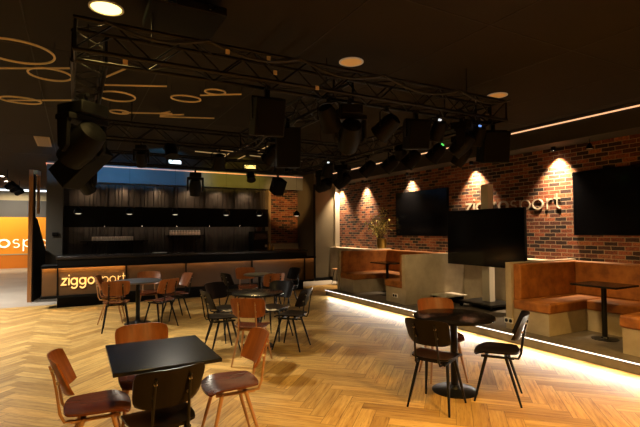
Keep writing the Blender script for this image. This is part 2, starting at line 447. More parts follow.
# ------------------------------------------------------------------ booths
def booth(y0, y1, label, outlets):
    o = empty('corner_booth', (6.4, (y0+y1)/2, .13), 0, label, 'booth seating'); X = 6.4; Y = (y0+y1)/2; Z = .13
    def b(name, m, *a, bev=0, seg=2):
        x0,x1,ya,yb,z0,z1 = a
        return M().box(x0-X, x1-X, ya-Y, yb-Y, z0-Z, z1-Z).build(name, m, o, bevel=bev, seg=seg)
    th = .10
    for ya in (y0, y1-th): b('end_panel', MCONC, 5.62, 7.20, ya, ya+th, .13, 1.10, bev=.004)
    b('rear_panel', MCONC, 7.10, 7.195, y0+th, y1-th, .13, 1.06)
    # cushions: far return, wall side, near return
    b('back_cushion', MLEATH, 5.66, 7.10, y1-th-.13, y1-th, .565, 1.085, bev=.025, seg=3)
    b('back_cushion', MLEATH, 6.95, 7.10, y0+th+.13, y1-th-.13, .565, 1.085, bev=.025, seg=3)
    b('back_cushion', MLEATH, 5.66, 7.10, y0+th, y0+th+.13, .565, 1.085, bev=.025, seg=3)
    b('seat_cushion', MLEATH, 5.64, 7.08, y1-.69, y1-th-.005, .43, .575, bev=.03, seg=3)
    b('seat_cushion', MLEATH, 6.46, 7.08, y0+.69, y1-.69, .43, .57, bev=.03, seg=3)
    b('seat_cushion', MLEATH, 5.64, 7.08, y0+th+.005, y0+.69, .43, .575, bev=.03, seg=3)
    b('seat_base', MCONC, 5.66, 7.1, y1-.66, y1-th, .13, .43)
    b('seat_base', MCONC, 6.50, 7.1, y0+.66, y1-.66, .13, .43)
    b('seat_base', MCONC, 5.66, 7.1, y0+th, y0+.66, .13, .43)
    for (x, y, z) in outlets:
        s = M().box(x-.012-X, x-X, y-.075-Y, y+.075-Y, z-.04-Z, z+.04-Z).build('power_socket', MWHITE, o, bevel=.004)
        q = M()
        for dy in (-.036, .036): q.lathe([(.027,0),(.027,.004)], 16, (x-.012-X, y+dy-Y, z-Z), rot('Y', -PI/2))
        q.build('socket_face', MBLK, s)
    return o
booth(6.86, 9.42, 'far U-shaped cognac booth with concrete ends beside the free-standing screen', [(5.66, 7.22, .27)])
booth(2.30, 4.55, 'near U-shaped cognac booth with concrete ends at the right edge', [(5.62, 4.5, .25)])
def booth_table(x, y, wx, wy, label):
    o = empty('booth_table', (x, y, .13), 0, label, 'table')
    M().box(-wx/2, wx/2, -wy/2, wy/2, .70, .725).build('table_top', MTAB, o, bevel=.004)
    M().lathe([(.032,.012),(.032,.70)], 20).build('column', MBLKM, o)
    M().box(-.06,.06,-wy*.3,wy*.3,.69,.699).build('top_bracket', MBLKM, o)
    M().lathe([(.16,0),(.16,.008),(.05,.014),(.04,.03)], 28).build('base_plate', MBLKM, o)
booth_table(6.18, 3.45, .54, .60, 'narrow black table on one post inside the near booth')
booth_table(6.18, 8.16, .52, .60, 'narrow black table on one post inside the far booth')

# vase with dry branches on the dado
o = empty('plant_pot', (7.335, 9.92, 1.04), 0, 'gold pot of dry yellow-green branches on the ledge behind the far booth', 'plant')
M().lathe([(.10,0),(.12,.02),(.135,.15),(.13,.30),(.115,.31),(.11,.27),(.02,.26)], 28).build('pot', MGOLD, o)
st = M(); lf = M()
rnd = random.Random(3)
for k in range(26):
    a = rnd.uniform(0, 2*PI); sp = rnd.uniform(.08, .46); h = rnd.uniform(.25, .62) if sp > .2 else rnd.uniform(.5, .85)
    ex = min(.08, math.cos(a)*sp); p0 = Vector((math.cos(a)*.05*.6, math.sin(a)*.05, .26)); p2 = Vector((ex, math.sin(a)*sp, .28+h)); p1 = p0.lerp(p2, .5) + Vector((0,0,.06))
    st.tube([p0, p1, p2], [.006,.005,.003], 5)
    for q in range(15):
        f = rnd.uniform(.35, 1.05); c = p0.lerp(p2, f) + Vector((rnd.gauss(0,.03), rnd.gauss(0,.05), rnd.gauss(0,.035))); c.x = min(c.x, .06)
        Rm = rot('Z', rnd.uniform(0, 6.3)) @ rot('Y', rnd.uniform(-1, 1)); s = rnd.uniform(.045, .085)
        pts = [(0,0,0),(s*.5,s*.32,.006),(s*1.2,0,0),(s*.5,-s*.32,.006)]
        top = [c + Rm @ Vector(p) for p in pts]; top = [Vector((min(p.x,.15), p.y, p.z)) for p in top]; bot = [p - Vector((.001,0,.004)) for p in top]
        lf.add(top+bot, [(0,1,2,3),(7,6,5,4),(0,4,5,1),(1,5,6,2),(2,6,7,3),(3,7,4,0)])
st.build('branches', MSTEM, o); tag(lf.build('leaves', MLEAF, o, smooth=0), kind=None)

# little stool by the pier
o = empty('low_stool', (6.75, 11.3, 0), .5, 'small stool with a round wooden top and black legs beside the pier', 'stool')
M().lathe([(.15,.43),(.16,.44),(.16,.455),(.15,.46)], 24).build('seat', MFRT, o)
for a in (.4, 1.97, 3.54, 5.11):
    M().tube([(math.cos(a)*.09, math.sin(a)*.09, .43), (math.cos(a)*.17, math.sin(a)*.17, 0)], [.012,.009], 8).build('leg', MBLKM, o)

# ------------------------------------------------------------------ screens
def wall_tv(y0, y1, z0, z1, label):
    o = empty('wall_television', (7.5, (y0+y1)/2, z0), 0, label, 'television'); w = (y1-y0)/2; h = z1-z0
    M().box(-.06, -.012, -w, w, 0, h).build('housing', MBLK, o, bevel=.004)
    M().box(-.064, -.058, -w+.012, w-.012, .014, h-.012).build('screen', MSCREEN, o)
    M().box(-.014, -.001, -.35, .35, h*.3, h*.7).build('wall_bracket', MBLKM, o)
wall_tv(7.55, 9.43, 1.43, 2.55, 'large black television on the brick wall above the far booth')
wall_tv(2.74, 4.62, 1.48, 2.555, 'large black television on the brick wall above the near booth')
o = empty('television_stand', (6.88, 5.95, .13), 0, 'free-standing black television on a tall pale post between the two booths', 'television')
M().box(-.16,-.10,-.92,.885,.765,1.84).build('housing', MBLK, o, bevel=.005)
M().box(-.164,-.158,-.908,.873,.78,1.828).build('screen', MSCREEN, o)
M().box(-.075,.075,-.085,.085,.10,2.31).build('post', MPOST, o, bevel=.006)
M().box(-.10,-.075,-.3,.3,1.1,1.5).build('mount', MBLKM, o)
M().box(-.42,.26,-.40,.40,.07,.105).build('base_plate', MBLKM, o, bevel=.005)
for sx in (-.36,.2):
    for sy in (-.34,.34): M().lathe([(.034,-.014),(.034,.014)], 16, (sx,sy,.034), rot('X', PI/2)).box(sx-.012,sx+.012,sy-.02,sy+.02,.034,.07).build('caster', MBLK, o)
o = empty('lit_patch_board', (6.35, 6.62, .13), 0, 'low pale board standing in for a lit patch at the concrete end of the far booth', 'ledge')  # pale board shaped and coloured as a patch of light on the platform
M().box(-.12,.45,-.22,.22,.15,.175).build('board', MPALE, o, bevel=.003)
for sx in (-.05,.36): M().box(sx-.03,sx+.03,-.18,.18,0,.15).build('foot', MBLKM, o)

# ------------------------------------------------------------------ lettering
def arc(cx, cy, r, a0, a1, n=18): return [(cx + r*math.cos(math.radians(a0+(a1-a0)*i/n)), cy + r*math.sin(math.radians(a0+(a1-a0)*i/n))) for i in range(n+1)]
GL = {
 'z': (.80, [[(.02,.92),(.66,.92),(.02,.08),(.68,.08)]]),
 'i': (.30, [[(.14,0),(.14,.98)], [(.14,1.24),(.14,1.42)]]),
 'g': (1.12, [arc(.48,.5,.42,0,360,30), [(.90,.98),(.90,.0)] + arc(.48,-.02,.42,0,-150,16)]),
 'o': (1.10, [arc(.50,.5,.43,0,360,30)]),
 's': (.74, [arc(.34,.71,.24,40,250,12) + arc(.34,.25,.25,80,-140,12)]),
 'p': (1.12, [arc(.58,.5,.42,0,360,30), [(.14,.98),(.14,-.48)]]),
 'r': (.62, [[(.14,0),(.14,.98)], [(.14,.5)] + arc(.50,.52,.36,160,80,8)]),
 't': (.60, [[(.24,1.34),(.24,.32)] + arc(.50,.32,.26,180,280,8), [(.0,.92),(.54,.92)]]),
}
def ribbon(m, pts, w, fn, depth):
    closed = (Vector(pts[0]) - Vector(pts[-1])).length < 1e-4
    P = [Vector(p) for p in (pts[:-1] if closed else pts)]; k = len(P); L = []; Rr = []
    for i in range(k):
        a = P[i-1] if (i or closed) else P[i]; b = P[(i+1) % k] if (i < k-1 or closed) else P[i]
        d1 = (P[i]-a).normalized() if a != P[i] else (b-P[i]).normalized(); d2 = (b-P[i]).normalized() if b != P[i] else d1
        n1 = Vector((-d1.y, d1.x)); n2 = Vector((-d2.y, d2.x)); nn = (n1+n2).normalized(); sc = 1/max(.45, nn.dot(n1))
        L.append(P[i] + nn*w/2*sc); Rr.append(P[i] - nn*w/2*sc)
    vs = []
    for q in range(k): vs += [fn(*L[q], 0), fn(*Rr[q], 0), fn(*L[q], depth), fn(*Rr[q], depth)]
    fs = []
    for q in range(k if closed else k-1):
        a, b = 4*q, 4*((q+1) % k)
        fs += [(a,a+1,b+1,b), (a+2,b+2,b+3,a+3), (a,b,b+2,a+2), (a+1,a+3,b+3,b+1)]
    if not closed: fs += [(0,2,3,1), (4*k-4,4*k-3,4*k-1,4*k-2)]
    m.add(vs, fs)
def sign(name, loc, xh, adv, axis, m1, label, depth=.015):
    """axis: unit vector of reading direction; letters stand out along 'axis turned towards the reader'"""
    o = empty(name, loc, 0, label, 'lettering'); ax = Vector(axis); nor = ax.cross(Vector((0,0,1)))
    pen = 0
    for n, ch in enumerate('ziggosport'):
        wd, strokes = GL[ch]; m = M(); w = .195 if n < 5 else .105
        for s in strokes: ribbon(m, s, w, lambda a, b, d, pen=pen: ax*((pen+a)*xh*adv) + Vector((0,0,b*xh)) + nor*d, depth)
        m.build('letter', m1, o, smooth=0); pen += wd + (.07 if n < 5 else .07)
    return o
tot = sum(GL[c][0] + .07 for c in 'ziggosport')
# reader faces +Y: reading direction +X, letters stand out towards -Y ; right wall: reading direction -Y, stand out towards -X
sign('bar_lettering', (-.23, 10.735, .475), .15, 1.23/(.15*tot), (1,0,0), ESIGN, 'glowing warm letters on the left panel of the bar front')
sign('wall_lettering', (7.50, 7.06, 1.945), .205, 2.22/(.205*tot), (0,-1,0), MSIGN, 'unlit cream letters on the brick wall behind the free-standing television')
sign('far_wall_lettering', (-4.47, 23.495, .90), .36, 4.05/(.36*tot), (1,0,0), EFAR, 'white letters on the orange wall in the far left room')

# ------------------------------------------------------------------ bar
o = empty('bar_counter', (2.55, 11.2, 0), 0, 'long black bar counter with warm lit front panels', 'bar counter'); BX, BY = 2.55, 11.2
def bb(name, m, x0, x1, y0, y1, z0, z1, par=None, bev=0): return M().box(x0-BX, x1-BX, y0-BY, y1-BY, z0, z1).build(name, m, par or o, bevel=bev)
bb('counter_top', MBARTOP, -.33, 5.43, 10.60, 11.45, 1.02, 1.075, bev=.006)
bb('counter_band', MBLK, -.31, 5.41, 10.64, 11.40, .88, 1.02)
bb('kick_base', MBLK, -.31, 5.41, 10.86, 11.40, 0, .24)
bb('frame', MBLK, -.60, 5.70, 10.70, 11.3, .22, .27)
bb('ledge', MBLK, -.60, 5.70, 10.66, 11.3, .865, .885)
bb('lip', MBLK, -.60, 5.70, 10.66, 10.675, .835, .885)
bb('core', MBLK, -.56, 5.66, 10.80, 11.35, .27, .865)
for (a, b_) in ((-.58, -.315), (-.295, .985), (1.015, 2.275), (2.305, 3.90), (3.93, 5.38), (5.40, 5.68)):
    bb('front_panel', MBARP, a, b_, 10.755, 10.80, .27, .865)
for x in (-.305, 1.0, 2.29, 3.915, 5.39): bb('divider', MBLK, x-.012, x+.012, 10.715, 10.80, .27, .835)
for (a, b_) in ((-.58, -.33), (-.28, .97), (1.03, 2.26), (2.32, 3.88), (3.95, 5.37), (5.41, 5.67)):
    bb('led_strip', EBARL if a < .5 else EBARL2, a, b_, 10.69, 10.71, .856, .8645)
# things on the bar
q = empty('bar_tap', (2.62, 11.15, 1.075), 0, 'slim dark beer tap on the bar top', 'tap')
M().tube([(0,0,0),(0,0,.22),(0,-.04,.25),(0,-.10,.24)], .018, 10).build('column', MBLKM, q); M().lathe([(.05,0),(.05,.01)], 20).build('foot', MBLKM, q); M().tube([(0,0,.23),(0,.02,.34)], [.008,.013], 8).build('handle', MBLKM, q)
for (dx, h, lb) in ((0,.17,'taller gold bottle standing on the bar near its right end'), (.11,.11,'short gold jar on the bar beside the taller gold bottle')):
    q = empty('gold_bottle', (4.52+dx, 11.1, 1.075), 0, lb, 'bottle')
    M().lathe([(.035,0),(.038,.01),(.038,h*.6),(.014,h*.78),(.014,h)], 16).build('body', MGOLD, q); M().lathe([(.016,h),(.016,h+.02)], 12).build('cap', MBLK, q)
q = empty('serving_tray', (1.75, 11.05, 1.075), 0, 'small pale tray lying on the bar top', 'tray')
M().lathe([(.15,0),(.17,.012),(.165,.014),(.15,.006)], 28).build('dish', MWHITE, q)
# overhead cabinet and shelves on the back wall
q = empty('overhead_cabinet', (2.6, 13.6, 1.73), 0, 'long black cabinet hung on the timber wall behind the bar', 'cabinet')
M().box(-2.85,2.85,-.14,.14,0,.53).build('body', MBLK, q)
for k in range(6): M().box(-2.85+k*.95+.006,-2.85+(k+1)*.95-.006,-.16,-.14,-.03,.52).build('door', MBLK, q)
q = empty('back_counter', (2.6, 13.45, 0), 0, 'black work counter under the shelves behind the bar', 'counter')
M().box(-2.85,2.85,-.28,.28,0,.90).build('body', MBLK, q); M().box(-2.87,2.87,-.3,.3,.90,.94).build('counter_top', MBARTOP, q)
M().box(-2.6,2.6,-.12,-.10,-.012,-.001).build('led_strip', em('cabinet_fill_led', (1,.75,.5), 9), bpy.data.objects['overhead_cabinet'])  # unseen strip added under the cabinet to brighten the back-bar shelves
def shelf(x0, x1, z, label):
    q = empty('wall_shelf', ((x0+x1)/2, 13.62, z), 0, label, 'shelf'); w = (x1-x0)/2
    M().box(-w,w,-.14,.14,-.03,0).build('board', MBLKM, q)
    for s in (-.8,.8): M().box(s*w-.012,s*w+.012,-.12,.14,-.10,-.03).build('bracket', MBLKM, q)
shelf(.12, 1.82, 1.33, 'black shelf with a row of pale glasses at the left behind the bar')
shelf(2.36, 3.40, 1.46, 'black shelf with a row of small bottles in the middle behind the bar')
gm = M().lathe([(.018,0),(.020,.004),(.024,.11),(.022,.112),(.019,.01)], 12).mesh('drinking_glass', mat('pale_glass', (.75,.64,.54), .3))
for k in range(21):
    g = bpy.data.objects.new('drinking_glass', gm); COL.objects.link(g); g.location = (.42 + k*.05, 13.60, 1.33)
    tag(g, 'small pale glass in the row on the left shelf behind the bar', 'glass', 'glasses on the left back-bar shelf')
b1 = M().lathe([(.016,0),(.018,.006),(.018,.075),(.008,.105),(.008,.125)], 12).mesh('body', mat('pale_bottle', (.70,.52,.40), .3))
b2 = M().lathe([(.010,.125),(.010,.145)], 10).mesh('cap', MWHITE)
for k in range(20):
    g = empty('small_bottle', (2.44 + k*.045, 13.60, 1.46), 0, 'small capped bottle in the row on the middle shelf behind the bar', 'bottle', 'bottles on the middle back-bar shelf')
    for n, me in (('body', b1), ('cap', b2)):
        c = bpy.data.objects.new(n, me); COL.objects.link(c); c.parent = g
q = empty('coffee_machine', (5.12, 13.42, .94), 0, 'tall black coffee machine at the right end behind the bar', 'coffee machine')
M().box(-.26,.22,-.22,.22,.03,.62).build('body', MBLK, q, bevel=.01); M().box(-.24,.20,-.235,-.22,.36,.56).build('display_panel', MSCREEN, q)
M().box(-.24,.20,-.30,-.22,.03,.06).build('drip_tray', MBLKM, q); M().lathe([(.07,.62),(.10,.72),(.10,.74)], 20).build('bean_hopper', mat('brown_hopper', (.16,.06,.03), .3), q)
for s in (-.2,.16): M().box(s-.02,s+.02,-.15,.15,0,.03).build('foot', MBLKM, q)
M().box(.12,.19,-.238,-.22,.12,.2).build('spout_light', mat('machine_steel', (.5,.45,.35), .3, .8), q)

# pendants over the bar
wh = ['first from the left', 'second from the left', 'third from the left', 'fourth from the left', 'fifth from the left', 'hanging before the brick niche']
for k, x in enumerate((.06, 1.13, 2.18, 3.48, 4.40, 5.53)):
    q = empty('globe_pendant', (x, 11.5, 2.03), 0, 'black globe pendant over the bar, ' + wh[k], 'pendant lamp', 'globe pendants over the bar')
    M().tube([(0,0,.08),(0,0,CEIL-2.03)], .003, 6).build('cord', MCABLE, q)
    M().lathe([(.012,.115),(.02,.10),(.055,.085),(.088,.04),(.10,-.01),(.098,-.03),(.086,-.035),(.085,-.02)], 24).build('shade', mat('pendant_black', (.01,.01,.01), .15, .5), q)
    M().lathe([(.03,-.05),(.055,-.04),(.072,-.024),(.072,-.02)], 20).build('bulb', em('pendant_bulb', (1,.85,.65), .6), q)

# downlights under the bar fascia (lit) with their lamps
for k, x in enumerate((.28, 1.18, 2.08, 2.98, 3.88, 4.78)):
    q = empty('fascia_downlight', (x, 13.54, 2.9), 0, 'lit downlight grazing the timber bar wall, ' + ('first','second','third','fourth','fifth','last')[k] + ' from the left', 'downlight', 'downlights above the bar wall')
    M().lathe([(.045,0),(.045,-.012),(.035,-.012),(.03,-.004)], 20).build('ring', MBLK, q); M().lathe([(.028,-.006),(.028,-.002)], 16).build('lens', EWHITE, q)
    l = light('SPOT', 'fascia_lamp', (0,0,-.02), 17, (1,.70,.42), parent=None, spot_size=2.3, spot_blend=1, shadow_soft_size=.03); l.parent = q; l.rotation_euler = (math.radians(12), 0, 0)

# ------------------------------------------------------------------ ceiling lamps
def disc(x, y, lens, label, grp='round ceiling downlights'):
    q = empty('ceiling_downlight', (x, y, CEIL), 0, label, 'downlight', grp)
    M().lathe([(.132,0),(.132,-.008),(.118,-.012),(.112,-.004)], 40).build('rim', mat('rim_cream', (.62,.50,.34), .5, emit=(.8,.6,.4), es=.12) if lens is EDLD else MWHITE, q)
    M().lathe([(.112,-.003),(.112,-.0065)], 40).build('lens', lens, q); return q
disc(2.58, 4.0, EDLD, 'dim round ceiling downlight above the middle of the near truss'); disc(4.98, 4.1, EDLD, 'dim round ceiling downlight beside the right truss corner')
d0 = disc(.20, 3.94, EDL, 'bright yellow-white round ceiling downlight above the left truss corner')
l = light('SPOT', 'downlight_lamp', (0,0,-.02), 240, (1,.66,.20), spot_size=2.6, spot_blend=1, shadow_soft_size=.12); l.parent = d0
# unseen downlights added behind the camera to light the foreground
for k, (x, y, e) in enumerate(((.2, .6, 980), (2.6, .6, 1250), (5.0, .6, 1000), (.2, -2, 250), (2.6, -2, 300))):
    q = disc(x, y, EDL, 'added unseen ceiling downlight behind the camera, place %d' % (k+1))
    l = light('SPOT', 'downlight_lamp', (0,0,-.02), e, (1,.55,.13), spot_size=2.4, spot_blend=1, shadow_soft_size=.12); l.parent = q

# wall spots under the soffit
sp = ['above the pier end of the brick wall', 'between the pier and the far wall television', 'above the far wall television', 'above the cream wall letters', 'left of the near wall television']
for k, y in enumerate((12.25, 10.85, 8.85, 6.76, 4.90)):
    q = empty('wall_spot', (7.36, y, 3.03), 0, 'lit spot under the soffit, ' + sp[k], 'spotlight', 'spots grazing the brick wall')
    M().lathe([(.04,0),(.04,-.03),(.045,-.04),(.045,-.07),(.036,-.07),(.034,-.055)], 20).build('housing', MBLK, q)
    M().lathe([(.033,-.06),(.033,-.056)], 16).build('lens', ESPOT, q)
    l = light('SPOT', 'wall_spot_lamp', (0,0,-.075), (540, 540, 540, 580, 820)[k], (1,.72,.44), spot_size=1.5, spot_blend=1, shadow_soft_size=.03); l.parent = q; l.rotation_euler = (0, math.radians(-6), 0)
q = empty('bell_spot', (7.24, 4.2, 3.03), 0, 'unlit bell-shaped spot hanging under the soffit above the near television', 'spotlight')
M().tube([(0,0,0),(0,0,-.07)], .006, 8).build('stem', MBLKM, q); M().lathe([(.015,-.06),(.03,-.08),(.06,-.15),(.062,-.16),(.055,-.155)], 20).build('shade', MBLK, q); M().lathe([(.05,-.156),(.05,-.153)], 16).build('lens', MPALE, q)
q = empty('bell_spot', (7.1, 11.55, 3.03), 0, 'small unlit spot hanging under the soffit near the pier', 'spotlight')
M().tube([(0,0,0),(0,0,-.05)], .006, 8).build('stem', MBLKM, q); M().lathe([(.02,-.05),(.04,-.07),(.04,-.14),(.032,-.135)], 20).build('shade', MPALE, q)

# decorative amber tubes under the ceiling
def tube_lamp(pts, label, closed=False, z=3.25, bright=False):
    q = empty('ring_lamp' if closed else 'tube_lamp', (pts[0][0], pts[0][1], z), 0, label, 'ceiling lamp', 'amber line lamps under the ceiling')
    P = [(p[0]-pts[0][0], p[1]-pts[0][1], 0) for p in pts]
    M().tube(P, .0105, 8, closed).build('light_tube', ETUBE2 if bright else ETUBE, q)
    for k in ([0, len(P)//2] if closed else [0, len(P)-1]): M().tube([(P[k][0],P[k][1],.01),(P[k][0],P[k][1],CEIL-z)], .003, 5).build('hanger', MCABLE, q)
def ring(cx, cy, rx, ry, a=0):
    return [(cx + rx*math.cos(2*PI*i/40)*math.cos(a) - ry*math.sin(2*PI*i/40)*math.sin(a), cy + rx*math.cos(2*PI*i/40)*math.sin(a) + ry*math.sin(2*PI*i/40)*math.cos(a)) for i in range(40)]
for (cx, cy, rx, ry, lb) in ((-.49, 4.9, .30, .30, 'large amber ring lamp nearest the left edge'), (-.25, 5.46, .20, .20, 'amber ring lamp left of the left truss'),
     (-.62, 6.71, .22, .15, 'amber ring lamp far left beside a straight tube'), (.43, 5.98, .21, .21, 'amber ring lamp right of the left truss'),
     (.52, 6.75, .12, .10, 'small amber ring lamp on the end of a straight tube'), (1.20, 5.68, .18, .13, 'amber ring lamp near the middle of the near truss'),
     (1.45, 5.24, .12, .10, 'small amber ring lamp beside the near truss, right of a bigger ring')):
    tube_lamp(ring(cx, cy, rx, ry), lb, True)
LN = [((-.70,5.59),(-.07,5.26),'straight amber tube crossing behind the ring left of the left truss'), ((-.78,6.93),(-.06,6.55),'straight amber tube at far left beside the ring lamp'),
 ((.28,5.37),(.46,4.96),'short slanting amber tube beside the left truss'), ((.28,5.68),(.92,5.40),'straight amber tube right of the left truss'),
 ((.57,6.91),(1.21,6.64),'straight amber tube running from the small ring lamp'), ((1.35,5.57),(1.79,5.29),'straight amber tube behind the near truss by two rings'),
 ((1.05,6.72),(1.16,6.54),'very short amber tube above the middle truss'), ((1.07,6.81),(1.37,6.62),'short amber tube above the middle truss'), ((1.08,6.90),(1.82,6.63),'long amber tube above the middle truss'),
 ((2.23,9.62),(2.97,9.69),'amber tube of the crossed group, left pair, farther one'), ((2.21,9.10),(2.95,9.26),'amber tube of the crossed group, left pair, nearer one'),
 ((3.02,10.48),(2.95,9.55),'amber tube of the crossed group, pointing at the bar on the left'), ((3.01,9.20),(3.00,8.45),'amber tube of the crossed group, pointing at the camera on the left'),
 ((3.38,10.47),(3.37,9.70),'amber tube of the crossed group, pointing at the bar on the right'), ((3.42,9.05),(3.39,8.38),'amber tube of the crossed group, pointing at the camera on the right'),
 ((3.45,9.60),(3.92,9.68),'amber tube of the crossed group, right pair, farther one'), ((3.45,9.17),(3.85,9.29),'amber tube of the crossed group, right pair, nearer one')]
for a, b_, lb in LN: tube_lamp([a, b_], lb, z=3.285, bright='crossed' in lb)
q = empty('ceiling_vent', (-.58, 10.5, CEIL), 0, 'pale square vent in the ceiling at far left', 'vent')
M().box(-.13,.13,-.55,.55,-.012,0).build('frame', mat('vent_cream', (.30,.22,.13), .7), q); M().box(-.10,.10,-.5,.5,-.015,-.012).build('grille', mat('vent_grille', (.22,.16,.10), .7), q)

# ------------------------------------------------------------------ truss
ZB, TS = 2.85, .22
def truss(p0, p1, label):
    a, b_ = Vector(p0), Vector(p1); L = (b_-a).length; d = (b_-a).normalized(); ang = math.atan2(d.y, d.x)
    q = empty('lighting_truss', (a.x, a.y, ZB), ang, label, 'truss', 'ceiling lighting trusses'); h = TS/2
    for (y, z) in ((-h,0),(h,0),(-h,TS),(h,TS)): M().tube([(0,y,z),(L,y,z)], .016, 10).build('chord', MTRUSS, q)
    n = max(2, round(L/.26)); st = L/n; br = M()
    for k in range(n):
        x0, x1 = k*st, (k+1)*st; up = k % 2
        for y in (-h, h): br.tube([(x0,y,TS*up),(x1,y,TS*(1-up))], .0075, 6)
        for z in (0, TS): br.tube([(x0,-h if up else h,z),(x1,h if up else -h,z)], .0065, 6)
    for x in (0.015, L-.015):
        for y in (-h,h): br.tube([(x,y,0),(x,y,TS)], .012, 6)
        for z in (0,TS): br.tube([(x,-h,z),(x,h,z)], .012, 6)
    br.build('lattice', MTRUSS, q)
    for f in (.12, .88): M().tube([(L*f,0,TS),(L*f,0,CEIL-ZB)], .006, 6).build('hanger', MTRUSS, q)
    return q
truss((-.03,3.57), (4.36,3.57), 'black lattice truss nearest the camera, running across to the right corner')
truss((.08,3.70), (.08,9.0), 'black lattice truss at left, running away from the bright downlight')
truss((4.25,3.70), (4.25,9.0), 'black lattice truss at right, running parallel to the brick wall')
truss((.2,6.65), (4.13,6.65), 'black lattice truss across the middle of the rig')
truss((-.03,9.12), (4.36,9.12), 'black lattice truss across the back of the rig before the bar')
truss((2.30,3.70), (2.30,6.53), 'black lattice truss down the centre of the rig')
for (x, y, z, lb) in ((.30, 3.43, 2.80, 'cream paper tag at the left end of the near truss'), (1.05, 3.44, 3.02, 'cream paper tag a quarter along the near truss'), (1.40, 3.44, 3.03, 'cream paper tag left of the middle of the near truss'), (1.46, 3.44, 2.92, 'small cream paper tag low on the near truss'), (1.86, 3.44, 2.85, 'small cream paper tag at the middle of the near truss')):
    tag(M().box(x-.016,x+.016,y-.004,y+.004,z-.018,z+.018).build('paper_tag', MPAPER), lb, 'tag', 'paper tags on the near truss')

# ------------------------------------------------------------------ stage fixtures
def moving_head(x, y, top, rz, tilt, s, label, lens=None, spot=None):
    """hangs from its clamp at z=top"""
    q = empty('moving_head_light', (x, y, top), rz, label, 'stage light', 'stage lights on the trusses')
    M().box(-.03*s,.03*s,-.02*s,.02*s,-.09*s,0).tube([(-.06*s,0,-.01*s),(.06*s,0,-.01*s)], .02*s, 8).build('clamp', MBLKM, q)
    M().box(-.16*s,.16*s,-.13*s,.13*s,-.20*s,-.09*s).build('base', MBLK, q, bevel=.012*s)
    y_ = M()
    for sy in (-1,1): y_.prism([(-.07*s,-.22*s),(.07*s,-.22*s),(.055*s,-.47*s),(0,-.52*s),(-.055*s,-.47*s)], lambda a, b_, d: (a, d, b_), sy*.155*s, sy*.19*s)
    y_.box(-.09*s,.09*s,-.19*s,.19*s,-.25*s,-.20*s).build('yoke', MBLK, q, bevel=.006*s)
    R = rot('Y', tilt)
    h = M().lathe([(.07*s,-.20*s),(.115*s,-.17*s),(.135*s,-.05*s),(.135*s,.06*s),(.12*s,.16*s),(.118*s,.20*s),(.10*s,.195*s)], 22, (0,0,-.43*s), R).build('head', MBLK, q)
    c = Vector((0,0,-.43*s)) + R @ Vector((0,0,.19*s))
    M().lathe([(.098*s,-.004),(.098*s,.003)], 22, c, R).build('lens', lens or MSCREEN, h)
    return q
def par(x, y, top, rz, tilt, s, label, lens=None, ind=None):
    q = empty('par_can', (x, y, top), rz, label, 'stage light', 'stage lights on the trusses')
    M().box(-.02*s,.02*s,-.02*s,.02*s,-.07*s,0).tube([(-.05*s,0,-.01*s),(.05*s,0,-.01*s)], .018*s, 8).build('clamp', MBLKM, q)
    M().tube([(0,-.14*s,-.26*s),(0,-.14*s,-.10*s),(0,-.10*s,-.07*s),(0,.10*s,-.07*s),(0,.14*s,-.10*s),(0,.14*s,-.26*s)], .011*s, 6).build('bracket', MBLKM, q)
    R = rot('Y', tilt); c0 = Vector((0,0,-.25*s))
    M().lathe([(.03*s,-.16*s),(.08*s,-.14*s),(.105*s,-.08*s),(.115*s,.10*s),(.125*s,.12*s),(.125*s,.14*s),(.108*s,.135*s)], 22, c0, R).build('barrel', MBLK, q)
    M().lathe([(.106*s,.130*s),(.106*s,.134*s)], 20, c0, R).build('lens', lens or MSCREEN, q)
    if ind: M().lathe([(.026*s,-.005),(.026*s,.01)], 10, c0 + R @ Vector((.0,.03*s,-.165*s)), R).build('indicator', ind, q)
    return q
def speaker(x, y, top, rz, w, d, h, tilt, label):
    q = empty('hung_speaker', (x, y, top), rz, label, 'loudspeaker', 'loudspeakers on the trusses'); R = rot('Y', tilt); c = Vector((0,0,-.10-h/2))
    M().box(-.02,.02,-.02,.02,-.14,0).tube([(-.05,0,-.01),(.05,0,-.01)], .018, 8).build('clamp', MBLKM, q)
    M().obox(c, (d/2,w/2,h/2), R).build('cabinet', MBLK, q, bevel=.012)
    M().obox(c + R @ Vector((d/2+.003,0,0)), (.004,w/2-.02,h/2-.02), R).build('grille', mat('speaker_grille', (.004,.004,.004), .8, spec=.1), q)
    y_ = M()
    for sy in (-1,1): y_.box(-.025,.025,sy*(w/2+.006)-.004,sy*(w/2+.006)+.004,-.12-h/2,-.09)
    y_.box(-.025,.025,-w/2-.01,w/2+.01,-.10,-.085).build('bracket', MBLKM, q)
    return q
DN = PI
moving_head(.05, 4.55, ZB-.016, 2.2, DN*.70, 1.05, 'big black moving light under the left truss nearest the bright downlight')
moving_head(.02, 5.3, ZB-.016, .6, DN*.8, .85, 'black moving light under the left truss before the long slanted speaker')
speaker(.06, 6.1, ZB-.016, 2.5, .30, .30, .62, -.85, 'long black speaker lying at a slant under the left truss')
moving_head(.12, 8.3, ZB-.016, 1.0, DN*.72, 1.0, 'black moving light under the far end of the left truss')
moving_head(.80, 6.65, ZB-.016, 1.3, DN*.85, .55, 'black moving light under the middle truss in front of the blue wash')
moving_head(2.12, 9.12, ZB-.016, 1.4, DN*.9, .85, 'black moving light under the back truss below the crossed tubes')
speaker(2.08, 4.55, ZB-.016, -1.9, .26, .28, .44, .1, 'black box speaker hanging under the centre truss')
speaker(1.45, 3.6, ZB-.016, -1.7, .26, .24, .32, .2, 'black box speaker under the near truss left of the centre')
moving_head(2.28, 3.57, ZB-.016, 1.2, DN*.7, .80, 'black moving light with open yoke under the near truss')
